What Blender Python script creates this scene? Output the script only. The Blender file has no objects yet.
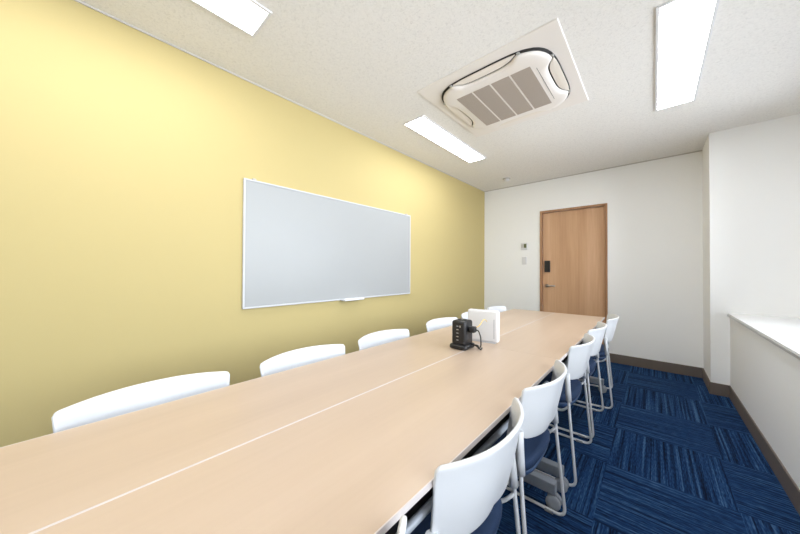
import bpy, bmesh, math, random
from mathutils import Vector, Matrix
random.seed(7)
PI = math.pi
C = bpy.context.scene.collection

# ------------------------------------------------------------------ materials
def mat(name, col, rough=0.5, metal=0.0, bump=None, spec=0.5, coat=0.0):
    m = bpy.data.materials.new(name); m.use_nodes = True
    nt = m.node_tree; b = nt.nodes['Principled BSDF']
    b.inputs['Base Color'].default_value = (*col, 1)
    b.inputs['Roughness'].default_value = rough
    b.inputs['Metallic'].default_value = metal
    b.inputs['Specular IOR Level'].default_value = spec
    b.inputs['Coat Weight'].default_value = coat
    if bump:
        scale, strength, dist = bump
        tc = nt.nodes.new('ShaderNodeTexCoord'); n = nt.nodes.new('ShaderNodeTexNoise')
        n.inputs['Scale'].default_value = scale; n.inputs['Detail'].default_value = 3
        bp = nt.nodes.new('ShaderNodeBump')
        bp.inputs['Strength'].default_value = strength; bp.inputs['Distance'].default_value = dist
        nt.links.new(tc.outputs['Object'], n.inputs['Vector'])
        nt.links.new(n.outputs['Fac'], bp.inputs['Height'])
        nt.links.new(bp.outputs['Normal'], b.inputs['Normal'])
    return m

class NT:
    def __init__(s, m): s.m = m; s.t = m.node_tree; s.b = s.t.nodes['Principled BSDF']
    def n(s, typ, **kw):
        o = s.t.nodes.new(typ)
        for k, v in kw.items(): setattr(o, k, v)
        return o
    def l(s, a, b): s.t.links.new(a, b)
    def math(s, op, a, b=None):
        o = s.n('ShaderNodeMath', operation=op)
        for i, v in enumerate((a, b)):
            if v is None: continue
            if isinstance(v, (int, float)): o.inputs[i].default_value = v
            else: s.l(v, o.inputs[i])
        return o.outputs[0]
    def ramp(s, fac, stops):
        r = s.n('ShaderNodeValToRGB'); e = r.color_ramp.elements
        while len(e) < len(stops): e.new(0.5)
        for i, (p, c) in enumerate(stops): e[i].position = p; e[i].color = (*c, 1)
        s.l(fac, r.inputs['Fac']); return r.outputs['Color']

def carpet_mat():
    m = mat('carpet_tiles', (0.02, 0.06, 0.15), 0.95, spec=0.1); k = NT(m)
    tc = k.n('ShaderNodeTexCoord'); sp = k.n('ShaderNodeSeparateXYZ'); k.l(tc.outputs['Object'], sp.inputs[0])
    T = 0.53
    X = k.math('DIVIDE', k.math('SUBTRACT', sp.outputs[0], 2.465), T)
    Y = k.math('DIVIDE', k.math('SUBTRACT', sp.outputs[1], 2.16), T)
    ix = k.math('FLOOR', X); iy = k.math('FLOOR', Y)
    par = k.math('FLOORED_MODULO', k.math('ADD', ix, iy), 2.0)      # 0: stripes run along x
    mixf = k.n('ShaderNodeMix', data_type='FLOAT'); k.l(par, mixf.inputs[0]); k.l(sp.outputs[1], mixf.inputs[2]); k.l(sp.outputs[0], mixf.inputs[3])
    across = mixf.outputs[0]
    mixg = k.n('ShaderNodeMix', data_type='FLOAT'); k.l(par, mixg.inputs[0]); k.l(sp.outputs[0], mixg.inputs[2]); k.l(sp.outputs[1], mixg.inputs[3])
    along = mixg.outputs[0]
    seed = k.math('ADD', k.math('MULTIPLY', ix, 3.7), k.math('MULTIPLY', iy, 9.1))
    cb = k.n('ShaderNodeCombineXYZ'); k.l(across, cb.inputs[0]); k.l(k.math('MULTIPLY', along, 0.012), cb.inputs[1]); k.l(seed, cb.inputs[2])
    n1 = k.n('ShaderNodeTexNoise'); n1.inputs['Scale'].default_value = 105; n1.inputs['Detail'].default_value = 1.5; k.l(cb.outputs[0], n1.inputs['Vector'])
    cb2 = k.n('ShaderNodeCombineXYZ'); k.l(across, cb2.inputs[0]); k.l(k.math('MULTIPLY', along, 0.12), cb2.inputs[1]); k.l(seed, cb2.inputs[2])
    n2 = k.n('ShaderNodeTexNoise'); n2.inputs['Scale'].default_value = 230; n2.inputs['Detail'].default_value = 2; k.l(cb2.outputs[0], n2.inputs['Vector'])
    f = k.math('ADD', k.math('MULTIPLY', n1.outputs['Fac'], 0.62), k.math('MULTIPLY', n2.outputs['Fac'], 0.38))
    col = k.ramp(f, [(0.38, CARPET[0]), (0.47, CARPET[1]), (0.54, CARPET[2]), (0.66, CARPET[3])])
    k.l(col, k.b.inputs['Base Color'])
    bp = k.n('ShaderNodeBump'); bp.inputs['Strength'].default_value = 0.5; bp.inputs['Distance'].default_value = 0.004
    k.l(f, bp.inputs['Height']); k.l(bp.outputs['Normal'], k.b.inputs['Normal'])
    return m
CARPET = [(0.002, 0.007, 0.024), (0.007, 0.028, 0.085), (0.013, 0.047, 0.135), (0.050, 0.120, 0.250)]

def ceiling_mat():
    m = mat('rockwool_ceiling', (0.74, 0.72, 0.70), 0.95, spec=0.1); k = NT(m)
    tc = k.n('ShaderNodeTexCoord')
    n1 = k.n('ShaderNodeTexNoise'); n1.inputs['Scale'].default_value = 75; n1.inputs['Detail'].default_value = 4; n1.inputs['Roughness'].default_value = .7; n1.inputs['Distortion'].default_value = 1.2
    k.l(tc.outputs['Object'], n1.inputs['Vector'])
    col = k.ramp(n1.outputs['Fac'], [(0.34, (0.70, 0.68, 0.66)), (0.47, CEIL), (0.70, tuple(min(1, c * 1.05) for c in CEIL))])
    k.l(col, k.b.inputs['Base Color'])
    bp = k.n('ShaderNodeBump'); bp.inputs['Strength'].default_value = 0.5; bp.inputs['Distance'].default_value = 0.004
    k.l(n1.outputs['Fac'], bp.inputs['Height']); k.l(bp.outputs['Normal'], k.b.inputs['Normal'])
    return m
CEIL = (0.81, 0.79, 0.765)

def wood_mat(name, cols, axis, scale, rough, stretch=0.06, spec=0.5, contrast=(0.3, 0.7)):
    """straight grain running along the given axis (0 x, 1 y, 2 z)"""
    m = mat(name, cols[0], rough, spec=spec); k = NT(m)
    tc = k.n('ShaderNodeTexCoord'); mp = k.n('ShaderNodeMapping')
    s = [1, 1, 1]; s[axis] = stretch
    mp.inputs['Scale'].default_value = s
    k.l(tc.outputs['Object'], mp.inputs['Vector'])
    n1 = k.n('ShaderNodeTexNoise'); n1.inputs['Scale'].default_value = scale; n1.inputs['Detail'].default_value = 5; n1.inputs['Distortion'].default_value = .3
    k.l(mp.outputs[0], n1.inputs['Vector'])
    n2 = k.n('ShaderNodeTexNoise'); n2.inputs['Scale'].default_value = scale * 6; n2.inputs['Detail'].default_value = 3
    k.l(mp.outputs[0], n2.inputs['Vector'])
    f = k.math('ADD', k.math('MULTIPLY', n1.outputs['Fac'], .7), k.math('MULTIPLY', n2.outputs['Fac'], .3))
    k.l(k.ramp(f, [(contrast[0], cols[0]), (0.5, cols[1]), (contrast[1], cols[2])]), k.b.inputs['Base Color'])
    return m

def emit_mat(name, col, strength):
    m = bpy.data.materials.new(name); m.use_nodes = True
    b = m.node_tree.nodes['Principled BSDF']
    b.inputs['Base Color'].default_value = (.9, .9, .9, 1)
    b.inputs['Emission Color'].default_value = (*col, 1); b.inputs['Emission Strength'].default_value = strength
    return m

def glass_mat():
    m = bpy.data.materials.new('window_glass'); m.use_nodes = True
    nt = m.node_tree; nt.nodes.remove(nt.nodes['Principled BSDF']); out = nt.nodes['Material Output']
    a = nt.nodes.new('ShaderNodeBsdfTransparent'); g = nt.nodes.new('ShaderNodeBsdfGlossy'); g.inputs['Roughness'].default_value = 0.0
    fr = nt.nodes.new('ShaderNodeFresnel'); mx = nt.nodes.new('ShaderNodeMixShader')
    nt.links.new(fr.outputs[0], mx.inputs[0]); nt.links.new(a.outputs[0], mx.inputs[1]); nt.links.new(g.outputs[0], mx.inputs[2])
    nt.links.new(mx.outputs[0], out.inputs[0])
    return m

M = dict(
    white_wall=mat('white_wallpaper', (0.89, 0.895, 0.90), 0.85, bump=(260, .15, .002), spec=.2),
    yellow_wall=mat('yellow_wallpaper', (0.505, 0.412, 0.190), 0.7, bump=(260, .15, .002), spec=.3),
    ceiling=ceiling_mat(), carpet=carpet_mat(),
    base=mat('brown_vinyl_baseboard', (0.15, 0.122, 0.104), 0.55),
    trim=mat('white_trim', (0.52, 0.50, 0.47), 0.6),
    sill=mat('white_sill_board', (0.82, 0.83, 0.85), 0.25),
    alu=mat('aluminium_edge', (0.55, 0.56, 0.56), 0.35, 0.8),
    door=wood_mat('door_wood', [(0.49, 0.275, 0.145), (0.58, 0.345, 0.195), (0.66, 0.41, 0.25)], 2, 9, .5, .05),
    frame=wood_mat('door_frame_wood', [(0.30, 0.15, 0.07), (0.38, 0.20, 0.10), (0.44, 0.25, 0.13)], 2, 14, .5, .05),
    top=wood_mat('table_maple', [(0.475, 0.362, 0.272), (0.50, 0.382, 0.288), (0.52, 0.40, 0.305)], 1, 12, .33, .06, .45),
    edge=mat('white_edge_band', (0.60, 0.55, 0.54), 0.45),
    steel=mat('silver_painted_steel', (0.33, 0.36, 0.41), 0.5, 0.2),
    dark=mat('dark_grey_steel', (0.03, 0.03, 0.035), 0.5),
    caster=mat('grey_caster_rubber', (0.34, 0.37, 0.42), 0.5),
    shell=mat('white_plastic_shell', (0.64, 0.655, 0.685), 0.35),
    tube=mat('white_painted_tube', (0.78, 0.80, 0.84), 0.3),
    navy=mat('navy_seat_fabric', (0.016, 0.036, 0.09), 0.8, bump=(900, .4, .002), spec=.3),
    pan=mat('navy_plastic_pan', (0.030, 0.065, 0.15), 0.45),
    glide=mat('grey_plastic_glide', (0.25, 0.27, 0.30), 0.5),
    ac=mat('warm_white_ac_plastic', (0.80, 0.755, 0.715), 0.45),
    acflap=mat('cream_ac_flap', (0.80, 0.74, 0.67), 0.5),
    slot=mat('black_air_slot', (0.012, 0.010, 0.009), 0.7),
    grille=None,
    board=mat('whiteboard_enamel', (0.375, 0.385, 0.39), 0.32, spec=.3),
    boardframe=mat('whiteboard_frame', (0.56, 0.57, 0.60), 0.35),
    black=mat('black_plastic', (0.008, 0.008, 0.010), 0.4),
    rubber=mat('black_cable_rubber', (0.012, 0.012, 0.012), 0.55),
    mark=mat('pale_print', (0.28, 0.29, 0.31), 0.5),
    chrome=mat('brushed_metal', (0.42, 0.40, 0.37), 0.35, 0.9),
    white=mat('white_plastic', (0.72, 0.72, 0.74), 0.4),
    lcd=mat('green_grey_lcd', (0.13, 0.14, 0.06), 0.3),
    yellow=mat('yellow_cable', (0.75, 0.5, 0.08), 0.5),
    lamp=emit_mat('lit_diffuser', (0.97, 0.985, 1.0), 13.5),
    glass=glass_mat(),
)
def grille_mat():
    m = mat('taupe_ac_grille', (0.42, 0.36, 0.31), 0.6); k = NT(m)
    tc = k.n('ShaderNodeTexCoord'); w = k.n('ShaderNodeTexWave', wave_type='BANDS', bands_direction='Y'); w.inputs['Scale'].default_value = 32
    k.l(tc.outputs['Object'], w.inputs['Vector'])
    k.l(k.ramp(w.outputs['Fac'], [(0.2, (0.30, 0.255, 0.22)), (0.8, (0.46, 0.40, 0.35))]), k.b.inputs['Base Color'])
    return m
M['grille'] = grille_mat()

# ------------------------------------------------------------------ mesh helpers
def box(bm, x0, x1, y0, y1, z0, z1, bev=0.0, seg=2, rot=None):
    t = bmesh.new()
    vs = [t.verts.new((x, y, z)) for x in (x0, x1) for y in (y0, y1) for z in (z0, z1)]
    for f in ((0, 1, 3, 2), (4, 6, 7, 5), (0, 4, 5, 1), (2, 3, 7, 6), (0, 2, 6, 4), (1, 5, 7, 3)):
        t.faces.new([vs[i] for i in f])
    if bev: bmesh.ops.bevel(t, geom=t.edges[:], offset=bev, segments=seg, profile=.5, affect='EDGES', clamp_overlap=True)
    if rot is not None: bmesh.ops.transform(t, matrix=rot, verts=t.verts[:])
    bmesh.ops.recalc_face_normals(t, faces=t.faces[:])
    merge(bm, t)
    return bm

def merge(bm, t):
    me = bpy.data.meshes.new('tmp'); t.to_mesh(me); t.free(); bm.from_mesh(me); bpy.data.meshes.remove(me)

def fillet(pts, r, n=6):
    pts = [Vector(p) for p in pts]; out = [pts[0]]
    for i in range(1, len(pts) - 1):
        a, b, c = pts[i - 1], pts[i], pts[i + 1]
        u = (a - b); v = (c - b); rr = min(r, u.length * .49, v.length * .49)
        p0 = b + u.normalized() * rr; p1 = b + v.normalized() * rr
        for k in range(n + 1):
            t = k / n; out.append(p0 * (1 - t) ** 2 + b * 2 * t * (1 - t) + p1 * t * t)
    out.append(pts[-1]); return out

def tube(bm, pts, r, fr=0.0, seg=10, sx=1.0, cap=True):
    path = fillet(pts, fr) if fr else [Vector(p) for p in pts]
    d0 = (path[1] - path[0]).normalized()
    up = Vector((0, 0, 1)) if abs(d0.z) < .9 else Vector((1, 0, 0))
    n = (up - d0 * up.dot(d0)).normalized(); rings = []
    for i, p in enumerate(path):
        if i == 0: d = path[1] - path[0]
        elif i == len(path) - 1: d = path[-1] - path[-2]
        else: d = path[i + 1] - path[i - 1]
        d.normalize(); n = (n - d * n.dot(d)).normalized(); b = d.cross(n)
        rings.append([bm.verts.new(p + n * r * math.cos(2 * PI * k / seg) + b * r * sx * math.sin(2 * PI * k / seg)) for k in range(seg)])
    for i in range(len(rings) - 1):
        for k in range(seg):
            f = bm.faces.new((rings[i][k], rings[i][(k + 1) % seg], rings[i + 1][(k + 1) % seg], rings[i + 1][k])); f.smooth = True
    if cap:
        bm.faces.new(rings[0][::-1]); bm.faces.new(rings[-1])
    return bm

def lathe(bm, prof, cen=(0, 0, 0), seg=32, rot=None, shape=None):
    """prof: (radius, z); shape(theta) scales the radius to a superellipse"""
    t = bmesh.new(); rings = []
    for r, z in prof:
        ring = []
        for k in range(seg):
            a = 2 * PI * k / seg; s = shape(a) if shape else 1
            ring.append(t.verts.new((r * s * math.cos(a), r * s * math.sin(a), z)))
        rings.append(ring)
    for i in range(len(rings) - 1):
        for k in range(seg):
            f = t.faces.new((rings[i][k], rings[i][(k + 1) % seg], rings[i + 1][(k + 1) % seg], rings[i + 1][k])); f.smooth = True
    t.faces.new(rings[0][::-1]); t.faces.new(rings[-1])
    mt = Matrix.Translation(cen) @ (rot if rot else Matrix.Identity(4))
    bmesh.ops.transform(t, matrix=mt, verts=t.verts[:])
    bmesh.ops.recalc_face_normals(t, faces=t.faces[:])
    merge(bm, t); return bm

def obj(name, bm, m, parent=None, smooth=None):
    me = bpy.data.meshes.new(name)
    bm.normal_update(); bm.to_mesh(me); bm.free()
    me.materials.append(m)
    if smooth is not None:
        for p in me.polygons: p.use_smooth = smooth
    o = bpy.data.objects.new(name, me); C.objects.link(o)
    if parent: o.parent = parent
    return o

def B(*a, **k): return box(bmesh.new(), *a, **k)

def thing(name, label, cat, loc=(0, 0, 0), rz=0, group=None):
    o = bpy.data.objects.new(name, None); C.objects.link(o); o.empty_display_size = .05
    o.location = loc; o.rotation_euler = (0, 0, rz); o['label'] = label; o['category'] = cat
    if group: o['group'] = group
    return o

def struct(name, bm, m, label=None):
    o = obj(name, bm, m); o['kind'] = 'structure'
    if label: o['label'] = label
    return o

def dup(root, loc, rz, label, group=None):
    r = root.copy(); C.objects.link(r); r.location = loc; r.rotation_euler = (0, 0, rz); r['label'] = label
    if group: r['group'] = group
    for ch in list(root.children):
        c = ch.copy(); C.objects.link(c); c.parent = r
        for g in list(ch.children):
            d = g.copy(); C.objects.link(d); d.parent = c
    return r

# ------------------------------------------------------------------ room shell
H = 2.522; D = 4.58; DP = 4.053; XP = 2.559; XS = 2.684; SILL = 0.786; YB = -1.5; XW = 3.25; WT = 0.12
struct('floor', B(-WT, XW + WT, YB - WT, D + WT, -.08, 0), M['carpet'], 'navy blue striped carpet tiles laid quarter-turned')
struct('ceiling', B(-WT, XW + WT, YB - WT, D + WT, H, H + .08), M['ceiling'], 'off-white speckled ceiling board')
struct('wall_left', B(-WT, 0, YB, D, 0, H), M['yellow_wall'], 'pale yellow wall behind the whiteboard')
# back wall with the door opening
DX0, DX1, DZ = .882, 1.703, 2.064
bm = B(-WT, DX0, D, D + WT, 0, H); box(bm, DX1, XW + WT, D, D + WT, 0, H); box(bm, DX0, DX1, D, D + WT, DZ, H)
struct('wall_back', bm, M['white_wall'], 'white wall with the wooden door')
# boxed-out pillar in the far right corner
struct('wall_pillar', B(XP, XW + WT, DP, D, 0, H), M['white_wall'], 'white boxed-out pillar in the far right corner')
# parapet below the window ledge
struct('wall_right', B(XS, XS + .10, YB, DP, 0, SILL - .03), M['white_wall'], 'low white wall under the window ledge')
struct('wall_front', B(-WT, XW + WT, YB - WT, YB, 0, H), M['white_wall'])
# outer window wall with two openings
W0, W1 = SILL + .04, 2.36
wins = [(-1.15, 1.15), (1.35, 3.65)]
bm = B(XW, XW + WT, YB, DP, 0, W0); box(bm, XW, XW + WT, YB, DP, W1, H)
for a, b in ((YB, wins[0][0]), (wins[0][1], wins[1][0]), (wins[1][1], DP)): box(bm, XW, XW + WT, a, b, W0, W1)
struct('wall_window', bm, M['white_wall'])
for i, (a, b) in enumerate(wins):
    e = bpy.data.objects.new('window_%d' % (i + 1), None); C.objects.link(e); e.location = (XW + .05, (a + b) / 2, W0); e['kind'] = 'structure'
    w = (b - a) / 2; h = W1 - W0
    f = bmesh.new()
    for y0, y1, z0, z1 in ((-w, w, 0, .05), (-w, w, h - .05, h), (-w, -w + .05, .05, h - .05), (w - .05, w, .05, h - .05), (-.03, .03, .05, h - .05)):
        box(f, -.03, .03, y0, y1, z0, z1)
    obj('window_frame', f, M['alu'], e)
    obj('window_pane', B(-.003, .003, -w + .05, -.03, .05, h - .05), M['glass'], e)
    obj('window_pane', B(-.003, .003, .03, w - .05, .05, h - .05), M['glass'], e)
# ledge
s = struct('trim_1', B(XS - .012, XW, YB, DP, SILL - .022, SILL, bev=.002, seg=1), M['sill'], 'white window ledge board')
obj('edge_strip', B(XS - .016, XS - .0121, YB, DP, SILL - .026, SILL - .010), M['alu'], s)
# thin ceiling trims
struct('trim_2', B(0, .008, YB, D, H - .008, H), M['trim'])
struct('trim_3', B(.008, XP, D - .012, D, H - .010, H), M['trim'])
# baseboards
BH = .113; BT = .009
struct('baseboard_left', B(0, BT, YB, D, 0, BH, bev=.002, seg=1), M['base'])
bm = B(BT, DX0 - .002, D - BT, D, 0, BH, bev=.002, seg=1); box(bm, DX1 + .002, XP - BT, D - BT, D, 0, BH, bev=.002, seg=1)
struct('baseboard_back', bm, M['base'], 'dark taupe baseboard')
bm = B(XP - BT, XP, DP - BT, D, 0, BH, bev=.002, seg=1); box(bm, XP, XS - BT, DP - BT, DP, 0, BH, bev=.002, seg=1)
struct('baseboard_pillar', bm, M['base'], 'dark taupe baseboard wrapping the pillar')
struct('baseboard_right', B(XS - BT, XS, YB, DP, 0, BH, bev=.002, seg=1), M['base'], 'dark taupe baseboard under the ledge')

# door
e = bpy.data.objects.new('door_1', None); C.objects.link(e); e.location = ((DX0 + DX1) / 2, D, 0); e['kind'] = 'structure'
e['label'] = 'light brown wood-grain door with black keypad lock and lever handle'
hw = (DX1 - DX0) / 2
f = bmesh.new(); fw = .028
for x0, x1, z0, z1 in ((-hw, -hw + fw, 0, DZ), (hw - fw, hw, 0, DZ), (-hw + fw, hw - fw, DZ - fw, DZ)):
    box(f, x0, x1, -.012, .11, z0, z1, bev=.0015, seg=1)
obj('door_frame', f, M['frame'], e)
obj('door_leaf', B(-hw + fw + .003, hw - fw - .003, .035, .075, .008, DZ - fw - .003, bev=.001, seg=1), M['door'], e)
lk = obj('keypad_lock', B(-hw + .055, -hw + .132, .012, .035, 1.155, 1.325, bev=.008, seg=3), M['black'], e); lk['label'] = 'black keypad lock'
obj('keypad_window', B(-hw + .066, -hw + .121, .0105, .012, 1.20, 1.30), M['rubber'], lk)
h = bmesh.new(); lathe(h, [(.024, 0), (.024, .006), (.012, .008), (.010, .045)], (-hw + .088, .035, .955), 20, Matrix.Rotation(PI / 2, 4, 'X'))
tube(h, [(-hw + .088, -.010, .955), (-hw + .098, -.012, .955), (-hw + .205, -.012, .955)], .0085, seg=10)
obj('lever_handle', h, M['chrome'], e)['label'] = 'brushed metal lever'

# thermostat, wall switch, smoke detector
t = thing('thermostat', 'small white thermostat with green-grey display on white wall beside door', 'thermostat', (.652, D, 1.50))
obj('housing', B(-.046, .052, -.018, 0, 0, .108, bev=.005), M['white'], t)
obj('display', B(-.002, .040, -.0195, -.0181, .028, .088), M['lcd'], t)['label'] = 'green-grey display'
obj('buttons', B(-.036, -.012, -.0195, -.0181, .03, .085, bev=.0005, seg=1), M['trim'], t)
t = thing('light_switch', 'white light switch plate on white wall below the thermostat', 'switch', (.655, D, 1.27))
obj('plate', B(-.035, .035, -.008, 0, 0, .12, bev=.003), M['white'], t)
obj('rocker', B(-.017, .017, -.0125, -.0081, .03, .09, bev=.002), M['white'], t)
t = thing('smoke_detector', 'small round white smoke detector on ceiling near the door wall', 'smoke detector', (.549, 4.135, H))
obj('base_plate', lathe(bmesh.new(), [(.052, 0), (.052, -.010), (.046, -.014)], seg=32), M['trim'], t)
obj('sensor_head', lathe(bmesh.new(), [(.040, -.0141), (.036, -.034), (.022, -.042), (.004, -.043)], seg=32), M['white'], t)

# ------------------------------------------------------------------ ceiling lights
def light_fixture():
    t = thing('ceiling_light', '', 'ceiling light', (0, 0, 0), 0, 'recessed ceiling lights')
    L, W = 1.255, .235
    f = bmesh.new(); e_ = .014
    for x0, x1, y0, y1 in ((-W / 2, -W / 2 + e_, -L / 2, L / 2), (W / 2 - e_, W / 2, -L / 2, L / 2), (-W / 2 + e_, W / 2 - e_, -L / 2, -L / 2 + e_), (-W / 2 + e_, W / 2 - e_, L / 2 - e_, L / 2)):
        box(f, x0, x1, y0, y1, -.008, 0)
    obj('frame', f, M['white'], t)
    g = bmesh.new(); n = 10; w2 = W / 2 - e_
    rows = []
    for i in range(n + 1):
        a = -1 + 2 * i / n; z = -.003 - .003 * (1 - a * a)
        rows.append([g.verts.new((a * w2, y, z)) for y in (-L / 2 + e_, L / 2 - e_)])
    for i in range(n):
        fc = g.faces.new((rows[i][0], rows[i][1], rows[i + 1][1], rows[i + 1][0])); fc.smooth = True
    for j in (0, 1): g.faces.new([r[j] for r in (rows if j == 0 else rows[::-1])])
    bmesh.ops.recalc_face_normals(g, faces=g.faces[:])
    g.faces.ensure_lookup_table()
    if g.faces[n // 2].normal.z > 0: bmesh.ops.reverse_faces(g, faces=g.faces[:])
    obj('diffuser', g, M['lamp'], t)['label'] = 'glowing white diffuser'
    return t
lt = light_fixture()
lt.location = (.551, 2.588, H); lt['label'] = 'long lit ceiling light left of the air conditioner, whole fixture in view'
dup(lt, (.551, .027, H), 0, 'lit ceiling light above the yellow wall, cut by the top edge of the photo')
dup(lt, (2.283, 2.560, H), 0, 'wide lit ceiling light right of the air conditioner near the pillar')
dup(lt, (2.283, .0, H), 0, 'lit ceiling light overhead in front of the pillar-side light, out of view')

# ------------------------------------------------------------------ ceiling air conditioner
AX, AY = 1.302, 2.155
ac = thing('air_conditioner', 'square white ceiling cassette air conditioner with taupe grille and open flaps', 'air conditioner', (AX, AY, H + .010))
def rsq(e):       # superellipse radius factor
    return lambda a: 1.0 / ((abs(math.cos(a)) ** e + abs(math.sin(a)) ** e) ** (1 / e))
obj('panel', B(-.475, .475, -.485, .485, -.018, 0, bev=.006, seg=3), M['ac'], ac)
# black ring slot
def outer(a, R0=.405, e=4.2): return R0 / ((abs(math.cos(a)) ** e + abs(math.sin(a)) ** e) ** (1 / e))
SL = .225
def dl(x):       # inner edge of a flap bay, distance from the centre line
    t = min(1, abs(x) / SL); return .332 + .058 * t ** 4
obj('air_slot', lathe(bmesh.new(), [(.405, -.0181), (.405, -.0235), (.31, -.0235)], seg=96, shape=lambda a: outer(a) / .405), M['slot'], ac)['label'] = 'black air slot'
def body_bm():
    bm = bmesh.new(); rings = []; N = 240
    def rad(a):
        af = (a + PI / 4) % (PI / 2) - PI / 4
        ro = outer(a, .393); r = ro
        for _ in range(12): r = .5 * r + .5 * min(dl(r * math.sin(af)) / math.cos(af), ro if abs(r * math.sin(af)) >= SL else 9)
        return min(r, ro)
    rr = [rad(2 * PI * k / N) for k in range(N)]
    for sc, z in ((.985, -.0236), (1.0, -.028), (1.0, -.036), (.985, -.043), (.95, -.048), (.90, -.051), (.80, -.0525)):
        rings.append([bm.verts.new((rr[k] * sc * math.cos(2 * PI * k / N), rr[k] * sc * math.sin(2 * PI * k / N), z)) for k in range(N)])
    for i in range(len(rings) - 1):
        for k in range(N):
            f = bm.faces.new((rings[i][k], rings[i][(k + 1) % N], rings[i + 1][(k + 1) % N], rings[i + 1][k])); f.smooth = True
    bm.faces.new(rings[-1]); bm.faces.new(rings[0][::-1])
    bmesh.ops.recalc_face_normals(bm, faces=bm.faces[:]); return bm
body = obj('centre_body', body_bm(), M['ac'], ac)
for i, x in enumerate((-.204, -.068, .068, .204)):
    obj('grille', B(x - .062, x + .062, -.262, .262, -.0550, -.0526, bev=.001, seg=1), M['grille'], body)['label'] = 'taupe air grille'
obj('access_seam', B(.292, .2945, -.22, .22, -.0531, -.0500), M['dark'], body)
def flap_bm():
    bm = bmesh.new(); n = 28; tp = []; bt = []
    for i in range(n + 1):
        x = (-1 + 2 * i / n) * .218
        yi = dl(x) + .010; yo = .405 * (1 - (abs(x) / .405) ** 4.2) ** (1 / 4.2) - .005
        if abs(x) > .17: t = (abs(x) - .17) / .048; mid = (yi + yo) / 2; k = math.sqrt(max(.02, 1 - t * t)); yi = mid + (yi - mid) * k; yo = mid + (yo - mid) * k
        for lst, dz in ((tp, .004), (bt, -.002)):
            lst.append([bm.verts.new((x, yi, dz)), bm.verts.new((x, (yi + yo) / 2, dz - .002)), bm.verts.new((x, yo, dz))])
    for i in range(n):
        for j in (0, 1):
            bm.faces.new((tp[i][j], tp[i][j + 1], tp[i + 1][j + 1], tp[i + 1][j])); bm.faces.new((bt[i][j], bt[i + 1][j], bt[i + 1][j + 1], bt[i][j + 1]))
        bm.faces.new((tp[i][0], tp[i + 1][0], bt[i + 1][0], bt[i][0])); bm.faces.new((tp[i][2], bt[i][2], bt[i + 1][2], tp[i + 1][2]))
    for i in (0, n):
        bm.faces.new((tp[i][0], tp[i][1], tp[i][2], bt[i][2], bt[i][1], bt[i][0]))
    bmesh.ops.recalc_face_normals(bm, faces=bm.faces[:]); return bm
fb = flap_bm(); me = bpy.data.meshes.new('flap'); fb.to_mesh(me); fb.free(); me.materials.append(M['acflap'])
for a in (0, PI / 2, PI, -PI / 2):
    o = bpy.data.objects.new('flap', me); C.objects.link(o); o.parent = ac
    o.rotation_euler = (0, 0, a); o.location = (0, 0, -.0300)
# grey hinge mounts at the flap ends
for a in (0, PI / 2, PI, -PI / 2):
    for x in (-.236, .236):
        obj('flap_mount', B(x - .010, x + .010, .380, .397, -.034, -.0236, bev=.002, seg=1, rot=Matrix.Rotation(a, 4, 'Z')), M['alu'], ac)

# ------------------------------------------------------------------ whiteboard
WY0, WY1, WZ0, WZ1 = .755, 2.580, .900, 1.818
wb = thing('whiteboard', 'large blank white magnetic whiteboard hung on yellow wall', 'whiteboard', (0, (WY0 + WY1) / 2, WZ0))
w = (WY1 - WY0) / 2; h = WZ1 - WZ0
obj('panel', B(.004, .016, -w + .008, w - .008, .008, h - .008), M['board'], wb)
f = bmesh.new()
for y0, y1, z0, z1 in ((-w, w, 0, .012), (-w, w, h - .012, h), (-w, -w + .012, .012, h - .012), (w - .012, w, .012, h - .012)):
    box(f, .001, .021, y0, y1, z0, z1, bev=.002, seg=1)
obj('frame', f, M['boardframe'], wb)
yt = 1.706 - (WY0 + WY1) / 2
tr = B(.021, .075, yt - .115, yt + .115, -.006, .004, bev=.002, seg=1); box(tr, .070, .076, yt - .115, yt + .115, -.006, .014, bev=.002, seg=1)
obj('pen_tray', tr, M['white'], wb)
for y in (-w + .07, w - .07):
    obj('hanging_clip', B(.001, .024, y - .012, y + .012, h, h + .010, bev=.002, seg=1), M['trim'], wb)

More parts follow.
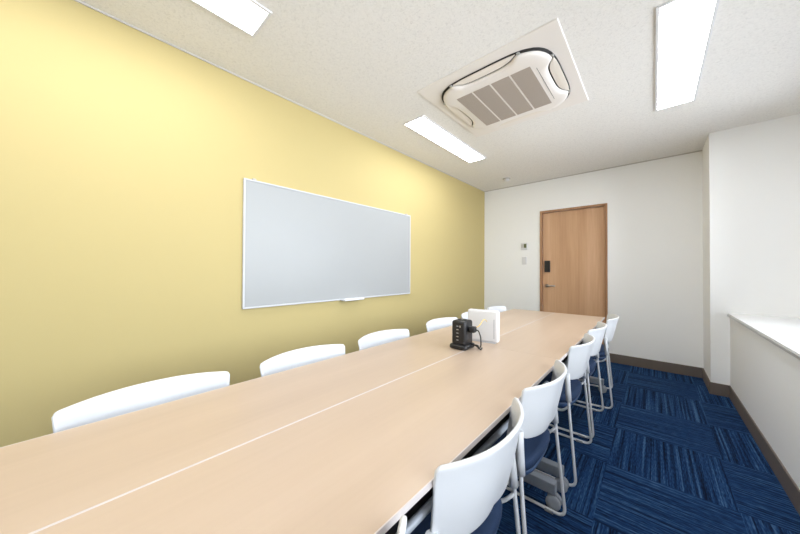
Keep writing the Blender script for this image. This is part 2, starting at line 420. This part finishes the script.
# ------------------------------------------------------------------ tables
TZ = .72; XT = (.902, 1.345, 1.792)
def leg_mesh():      # origin: centre of the foot, beam along x
    bm = bmesh.new()
    box(bm, -.185, .185, -.022, .022, .062, .108, bev=.005)
    return bm
def make_table():
    W, L = .4435, 1.8005
    t = thing('meeting_table', '', 'table', (0, 0, 0), 0, 'maple-topped folding tables joined into one long table')
    obj('tabletop', B(-W / 2 + .0028, W / 2 - .0028, -L / 2, L / 2, TZ - .015, TZ), M['top'], t)['label'] = 'pale maple laminate top'
    f = bmesh.new(); e_ = .0028
    for x0, x1, y0, y1 in ((-W / 2, -W / 2 + e_, -L / 2, L / 2), (W / 2 - e_, W / 2, -L / 2, L / 2)):
        box(f, x0, x1, y0, y1, TZ - .015, TZ + .0002)
    obj('edge_band', f, M['edge'], t)['label'] = 'white edge band'
    obj('support_beam', B(-.03, .03, -L / 2 + .07, L / 2 - .07, TZ - .075, TZ - .016, bev=.003), M['dark'], t)
    sh = bmesh.new()
    for x in (-.185, -.09, .09, .185):
        tube(sh, [(x, -L / 2 + .10, TZ - .10), (x, L / 2 - .10, TZ - .10)], .010, seg=8)
    for y in (-L / 2 + .14, 0, L / 2 - .14):
        tube(sh, [(-.17, y, TZ - .112), (.17, y, TZ - .112)], .006, seg=8)
        for x in (-.09, .09): tube(sh, [(x, y, TZ - .10), (x, y, TZ - .015)], .005, seg=8)
    obj('shelf_rack', sh, M['steel'], t)
    obj('shelf_board', B(-.16, .16, -L / 2 + .15, L / 2 - .15, TZ - .126, TZ - .120), M['dark'], t)
    for y in (-L / 2 + .075, L / 2 - .075):
        lg = bmesh.new()
        box(lg, -.216, .220, y - .022, y + .022, .074, .128, bev=.004)
        box(lg, -.030, .030, y - .018, y + .018, .10, TZ - .06, bev=.004)
        box(lg, -.17, .17, y - .018, y + .018, TZ - .05, TZ - .016, bev=.003)
        o = obj('leg', lg, M['steel'], t)
        for x in (-.180, .210):
            c = bmesh.new()
            for dy in (-.016, .016):
                lathe(c, [(.018, -.010), (.032, -.008), (.034, 0), (.032, .008), (.018, .010)], (x, y + dy, .034), 24, Matrix.Rotation(PI / 2, 4, 'X'))
            box(c, x - .014, x + .014, y - .004, y + .004, .03, .074, bev=.002, seg=1)
            obj('caster', c, M['caster'], o)
    return t
xl, xr = (XT[0] + XT[1]) / 2, (XT[1] + XT[2]) / 2
y1, y2 = .755, 2.556
tb = make_table(); tb.location = (xr, y1, 0); tb['label'] = 'nearest maple-topped table on the window side of the long table'
dup(tb, (xl, y1, 0), PI, 'nearest maple-topped table on the yellow wall side of the long table')
dup(tb, (xr, y2, 0), 0, 'far maple-topped table on the window side, ending near the door')
dup(tb, (xl, y2, 0), PI, 'far maple-topped table on the yellow wall side, under the black power tower')

# ------------------------------------------------------------------ chairs
# local frame: +y faces the table, origin on the floor under the seat
def shell_bm():
    bm = bmesh.new(); nu, nv = 44, 16; rows = []
    r = .015; wT = .237
    us = [-math.cos(PI * i / nu) for i in range(nu + 1)]
    us = [.45 * u + .55 * (-1 + 2 * i / nu) for i, u in enumerate(us)]
    for j in range(nv + 1):
        v = j / nv; row = []
        for u in us:
            a = abs(u); t = max(0, (a * wT - (wT - r)) / r); t = min(t, 1)
            zt = .764 - .006 * u * u - r * (1 - math.sqrt(1 - t * t)) * .8
            tb_ = min(max(0, (a * wT - (wT - .045)) / .045), 1); zb = .550 + .012 * a ** 2 + .045 * (1 - math.sqrt(1 - tb_ * tb_)) * .8
            z = zb + (zt - zb) * v
            hw_ = wT - .024 * (1 - (z - .5) / .27)
            yb = .078 * a ** 2.3
            lean = .052 * max(0, (.768 - z) / .22) ** 1.2 * (1 - .5 * a)
            flare = -.006 * max(0, (z - .72) / .048)
            row.append(bm.verts.new((u * hw_, -.281 + yb + lean + flare, z)))
        rows.append(row)
    for j in range(nv):
        for i in range(nu):
            bm.faces.new((rows[j][i], rows[j][i + 1], rows[j + 1][i + 1], rows[j + 1][i]))
    bmesh.ops.recalc_face_normals(bm, faces=bm.faces[:])
    bmesh.ops.solidify(bm, geom=bm.faces[:], thickness=.011)
    bmesh.ops.recalc_face_normals(bm, faces=bm.faces[:])
    sharp = [e_ for e_ in bm.edges if len(e_.link_faces) == 2 and e_.calc_face_angle(0) > 1.0]
    bmesh.ops.bevel(bm, geom=sharp, offset=.0035, segments=2, profile=.5, affect='EDGES', clamp_overlap=True)
    for f in bm.faces: f.smooth = True
    return bm

def seat_rings(rings, e=4.0, N=48, hx=.225, hy=.215):
    bm = bmesh.new(); rr = []
    for s, z, dip in rings:
        ring = []
        for k in range(N):
            a = 2 * PI * k / N; q = 1.0 / ((abs(math.cos(a)) ** e + abs(math.sin(a)) ** e) ** (1 / e))
            x, y = hx * q * math.cos(a) * s, hy * q * math.sin(a) * s
            zz = z + dip * (y / hy)            # waterfall / raised rear
            if y < 0: x *= 1 - .10 * (y / hy) ** 2
            ring.append(bm.verts.new((x, y + .005, zz)))
        rr.append(ring)
    for i in range(len(rr) - 1):
        for k in range(N): bm.faces.new((rr[i][k], rr[i][(k + 1) % N], rr[i + 1][(k + 1) % N], rr[i + 1][k]))
    bm.faces.new(rr[0][::-1]); bm.faces.new(rr[-1])
    bmesh.ops.recalc_face_normals(bm, faces=bm.faces[:])
    for f in bm.faces: f.smooth = True
    return bm

def make_chair():
    t = thing('stacking_chair', '', 'chair', (0, 0, 0), 0, 'white sled-base chairs around the long table')
    obj('backrest', shell_bm(), M['shell'], t)
    obj('seat_cushion', seat_rings([(.97, .418, 0), (1.0, .430, 0), (1.0, .444, 0), (.97, .455, 0), (.90, .460, 0), (.5, .458, 0), (.1, .456, 0)]), M['navy'], t)
    obj('seat_pan', seat_rings([(.45, .352, -.006), (.72, .358, -.008), (.88, .372, -.006), (.96, .395, -.003), (.985, .417, 0), (.97, .4178, 0)]), M['pan'], t)
    for s in (-1, 1):
        p = bmesh.new()
        pts = [(s * .236, -.197, .455), (s * .233, -.194, .50), (s * .229, -.190, .55), (s * .224, -.187, .602)]
        tube(p, pts, .0165, seg=12, sx=.85)
        obj('back_post', p, M['shell'], t)
    for s in (-1, 1):
        f = bmesh.new()
        tube(f, [(s * .236, -.195, .50), (s * .240, -.199, .42), (s * .256, -.236, .0090), (s * .256, .215, .0090), (s * .215, .185, .405),
                 (s * .19, .10, .405)], .0072, fr=.045, seg=10)
        tube(f, [(s * .2385, -.199, .43), (s * .225, -.16, .385), (s * .19, -.10, .385), (s * .19, .12, .397)], .0065, fr=.035, seg=10)
        o = obj('side_frame', f, M['tube'], t); o['label'] = 'white painted steel tube'
        for y in (-.165, .14):
            obj('glide', B(s * .256 - .012, s * .256 + .012, y - .02, y + .02, .0, .013, bev=.003, seg=1), M['glide'], o)
    f = bmesh.new(); tube(f, [(-.19, .09, .391), (.19, .09, .391)], .008, seg=8); tube(f, [(-.19, -.09, .385), (.19, -.09, .385)], .008, seg=8)
    obj('cross_bar', f, M['tube'], t)
    return t
gR = 'white chairs on the window side of the long table'
gL = 'white chairs between the long table and the yellow wall'
RX, LX = 1.602, 1.050
right = [(RX + .022, .150, 0, 'nearest white chair on the window side, only a sliver of its backrest edge in view'),
         (RX, .742, 0, 'white chair on the window side with its backrest cut by the bottom of the photo'),
         (RX, 1.285, 0, 'white chair on the window side, just in front of the table casters'),
         (RX, 2.045, 0, 'white chair on the window side just beyond the table casters, middle of the row'),
         (RX, 2.64, 0, 'white chair on the window side, next to last before the door'),
         (RX + .03, 3.24, 5, 'farthest white chair on the window side, slightly turned, nearest the door')]
left = [(LX, .183, 0, 'nearest white chair against the yellow wall, widest backrest at the left'),
        (LX, .768, 0, 'second nearest white chair on the yellow wall side, below the whiteboard left edge'),
        (LX, 1.332, 0, 'white chair on the yellow wall side, below the whiteboard pen tray'),
        (LX, 2.008, 0, 'white chair on the yellow wall side just left of the black power tower'),
        (LX, 2.552, 0, 'white chair on the yellow wall side mostly hidden behind the white router'),
        (LX, 3.108, 0, 'farthest white chair on the yellow wall side, peeking over the white router')]
ch = make_chair(); first = True
for lst, base, g in ((right, PI / 2, gR), (left, -PI / 2, gL)):
    for x, y, rot, lab in lst:
        rz = base + math.radians(rot)
        if first:
            ch.location = (x, y, 0); ch.rotation_euler = (0, 0, rz); ch['label'] = lab; ch['group'] = g; first = False
        else: dup(ch, (x, y, 0), rz, lab, g)

# ------------------------------------------------------------------ power tower with its plug and cable
pt = thing('power_tower', 'black upright power strip tower with side plug standing on the table seam', 'power strip', (1.305, 1.510, TZ))
obj('base', B(-.054, .054, -.060, .060, 0, .030, bev=.012, seg=4), M['black'], pt, True)
bd = obj('tower_body', B(-.0445, .0445, -.050, .050, .022, .166, bev=.014, seg=4), M['black'], pt, True)
for i in range(5):
    z = .052 + i * .020
    obj('port', B(-.010, .003, -.0512, -.0501, z, z + .005), M['mark'] if i in (0, 2, 4) else M['chrome'], bd)['label'] = 'pale port marking'
obj('switch_button', B(.010, .018, -.0520, -.0501, .128, .140, bev=.001, seg=1), M['chrome'], bd)
cp = obj('top_cap', lathe(bmesh.new(), [(.026, .1661), (.026, .169), (.020, .170)], seg=24), M['rubber'], pt)
for y in (-.02, .02): obj('socket_cover', B(.0446, .0465, y - .014, y + .014, .06, .088, bev=.0008, seg=1), M['dark'], bd)
pl = thing('plug', 'black adapter plug pushed into the side of the black power tower, with cable', 'plug', (1.3500, 1.510, TZ + .118))
obj('plug_body', B(.0012, .040, -.018, .018, -.017, .017, bev=.006, seg=3), M['rubber'], pl, True)
obj('cable', tube(bmesh.new(), [(.040, 0, 0), (.058, 0, -.002), (.070, .006, -.04), (.066, .015, -.095), (.045, .025, -.113), (.010, .10, -.1135), (-.055, .09, -.1135), (-.12, .22, -.1135)], .0035, fr=.022, seg=8), M['rubber'], pl)
obj('cable_loop', tube(bmesh.new(), [(-.010, .012, -.091), (.020, .016, -.090), (.052, .012, -.100), (.062, .018, -.1135), (.05, .06, -.1135)], .004, fr=.012, seg=8), M['rubber'], pl)

# ------------------------------------------------------------------ white router
ro = thing('router', 'white upright slab-shaped router standing on the table behind the black tower', 'router', (1.328, 1.742, TZ), math.radians(6))
obj('casing', B(-.099, .099, -.024, .024, .004, .203, bev=.012, seg=4), M['white'], ro, True)
obj('foot', B(-.085, .085, -.028, .028, 0, .0045, bev=.002, seg=1), M['boardframe'], ro)
obj('slot_line', B(.074, .077, -.0246, -.0236, .03, .15), M['glide'], ro)['label'] = 'grey vertical groove'
obj('back_panel', B(-.09, .09, .0241, .028, .02, .18, bev=.001, seg=1), M['boardframe'], ro)
nc = obj('network_cable', tube(bmesh.new(), [(1.378, 1.5305, TZ + .125), (1.380, 1.575, TZ + .128), (1.375, 1.64, TZ + .160), (1.365, 1.69, TZ + .150), (1.362, 1.7175, TZ + .135)], .0022, fr=.03, seg=8), M['yellow'])
nc['label'] = 'thin yellow cable bridging from the black plug to the white router'; nc['category'] = 'cable'

# ------------------------------------------------------------------ daylight
w = bpy.data.worlds.new('sky'); bpy.context.scene.world = w; w.use_nodes = True
nt = w.node_tree; bg = nt.nodes['Background']
bg.inputs['Color'].default_value = (0.86, 0.93, 1.0, 1); bg.inputs['Strength'].default_value = 8.3
for i, (a, b) in enumerate(wins):
    ld = bpy.data.lights.new('sky_portal', 'AREA'); ld.shape = 'RECTANGLE'; ld.size = W1 - W0; ld.size_y = b - a
    ld.cycles.is_portal = True
    lo = bpy.data.objects.new('sky_portal', ld); C.objects.link(lo)
    lo.location = (XW + WT + .02, (a + b) / 2, (W0 + W1) / 2); lo.rotation_euler = (0, PI / 2, 0)

# ------------------------------------------------------------------ camera
F_PX, YAW, PIT, ROL = 285.071, 0.7275, 0.0098, 0.0045
cd = bpy.data.cameras.new('camera'); cam = bpy.data.objects.new('camera', cd); C.objects.link(cam)
cd.sensor_fit = 'HORIZONTAL'; cd.sensor_width = 36; cd.lens = F_PX / 800 * 36; cd.clip_start = .02
Fv = Vector((-math.sin(YAW) * math.cos(PIT), math.cos(YAW) * math.cos(PIT), math.sin(PIT)))
R = Vector((math.cos(YAW), math.sin(YAW), 0)); U = R.cross(Fv)
R2 = R * math.cos(ROL) + U * math.sin(ROL); U2 = -R * math.sin(ROL) + U * math.cos(ROL)
m = Matrix((R2, U2, -Fv)).transposed().to_4x4(); m.translation = Vector((2.1533, 0, 1.18)); cam.matrix_world = m
sc = bpy.context.scene; sc.camera = cam
sc.view_settings.view_transform = 'Standard'; sc.view_settings.look = 'None'
sc.view_settings.gamma = 1; sc.view_settings.exposure = 0.24; sc.view_settings.use_curve_mapping = False
sc.cycles.max_bounces = 12; sc.cycles.diffuse_bounces = 8
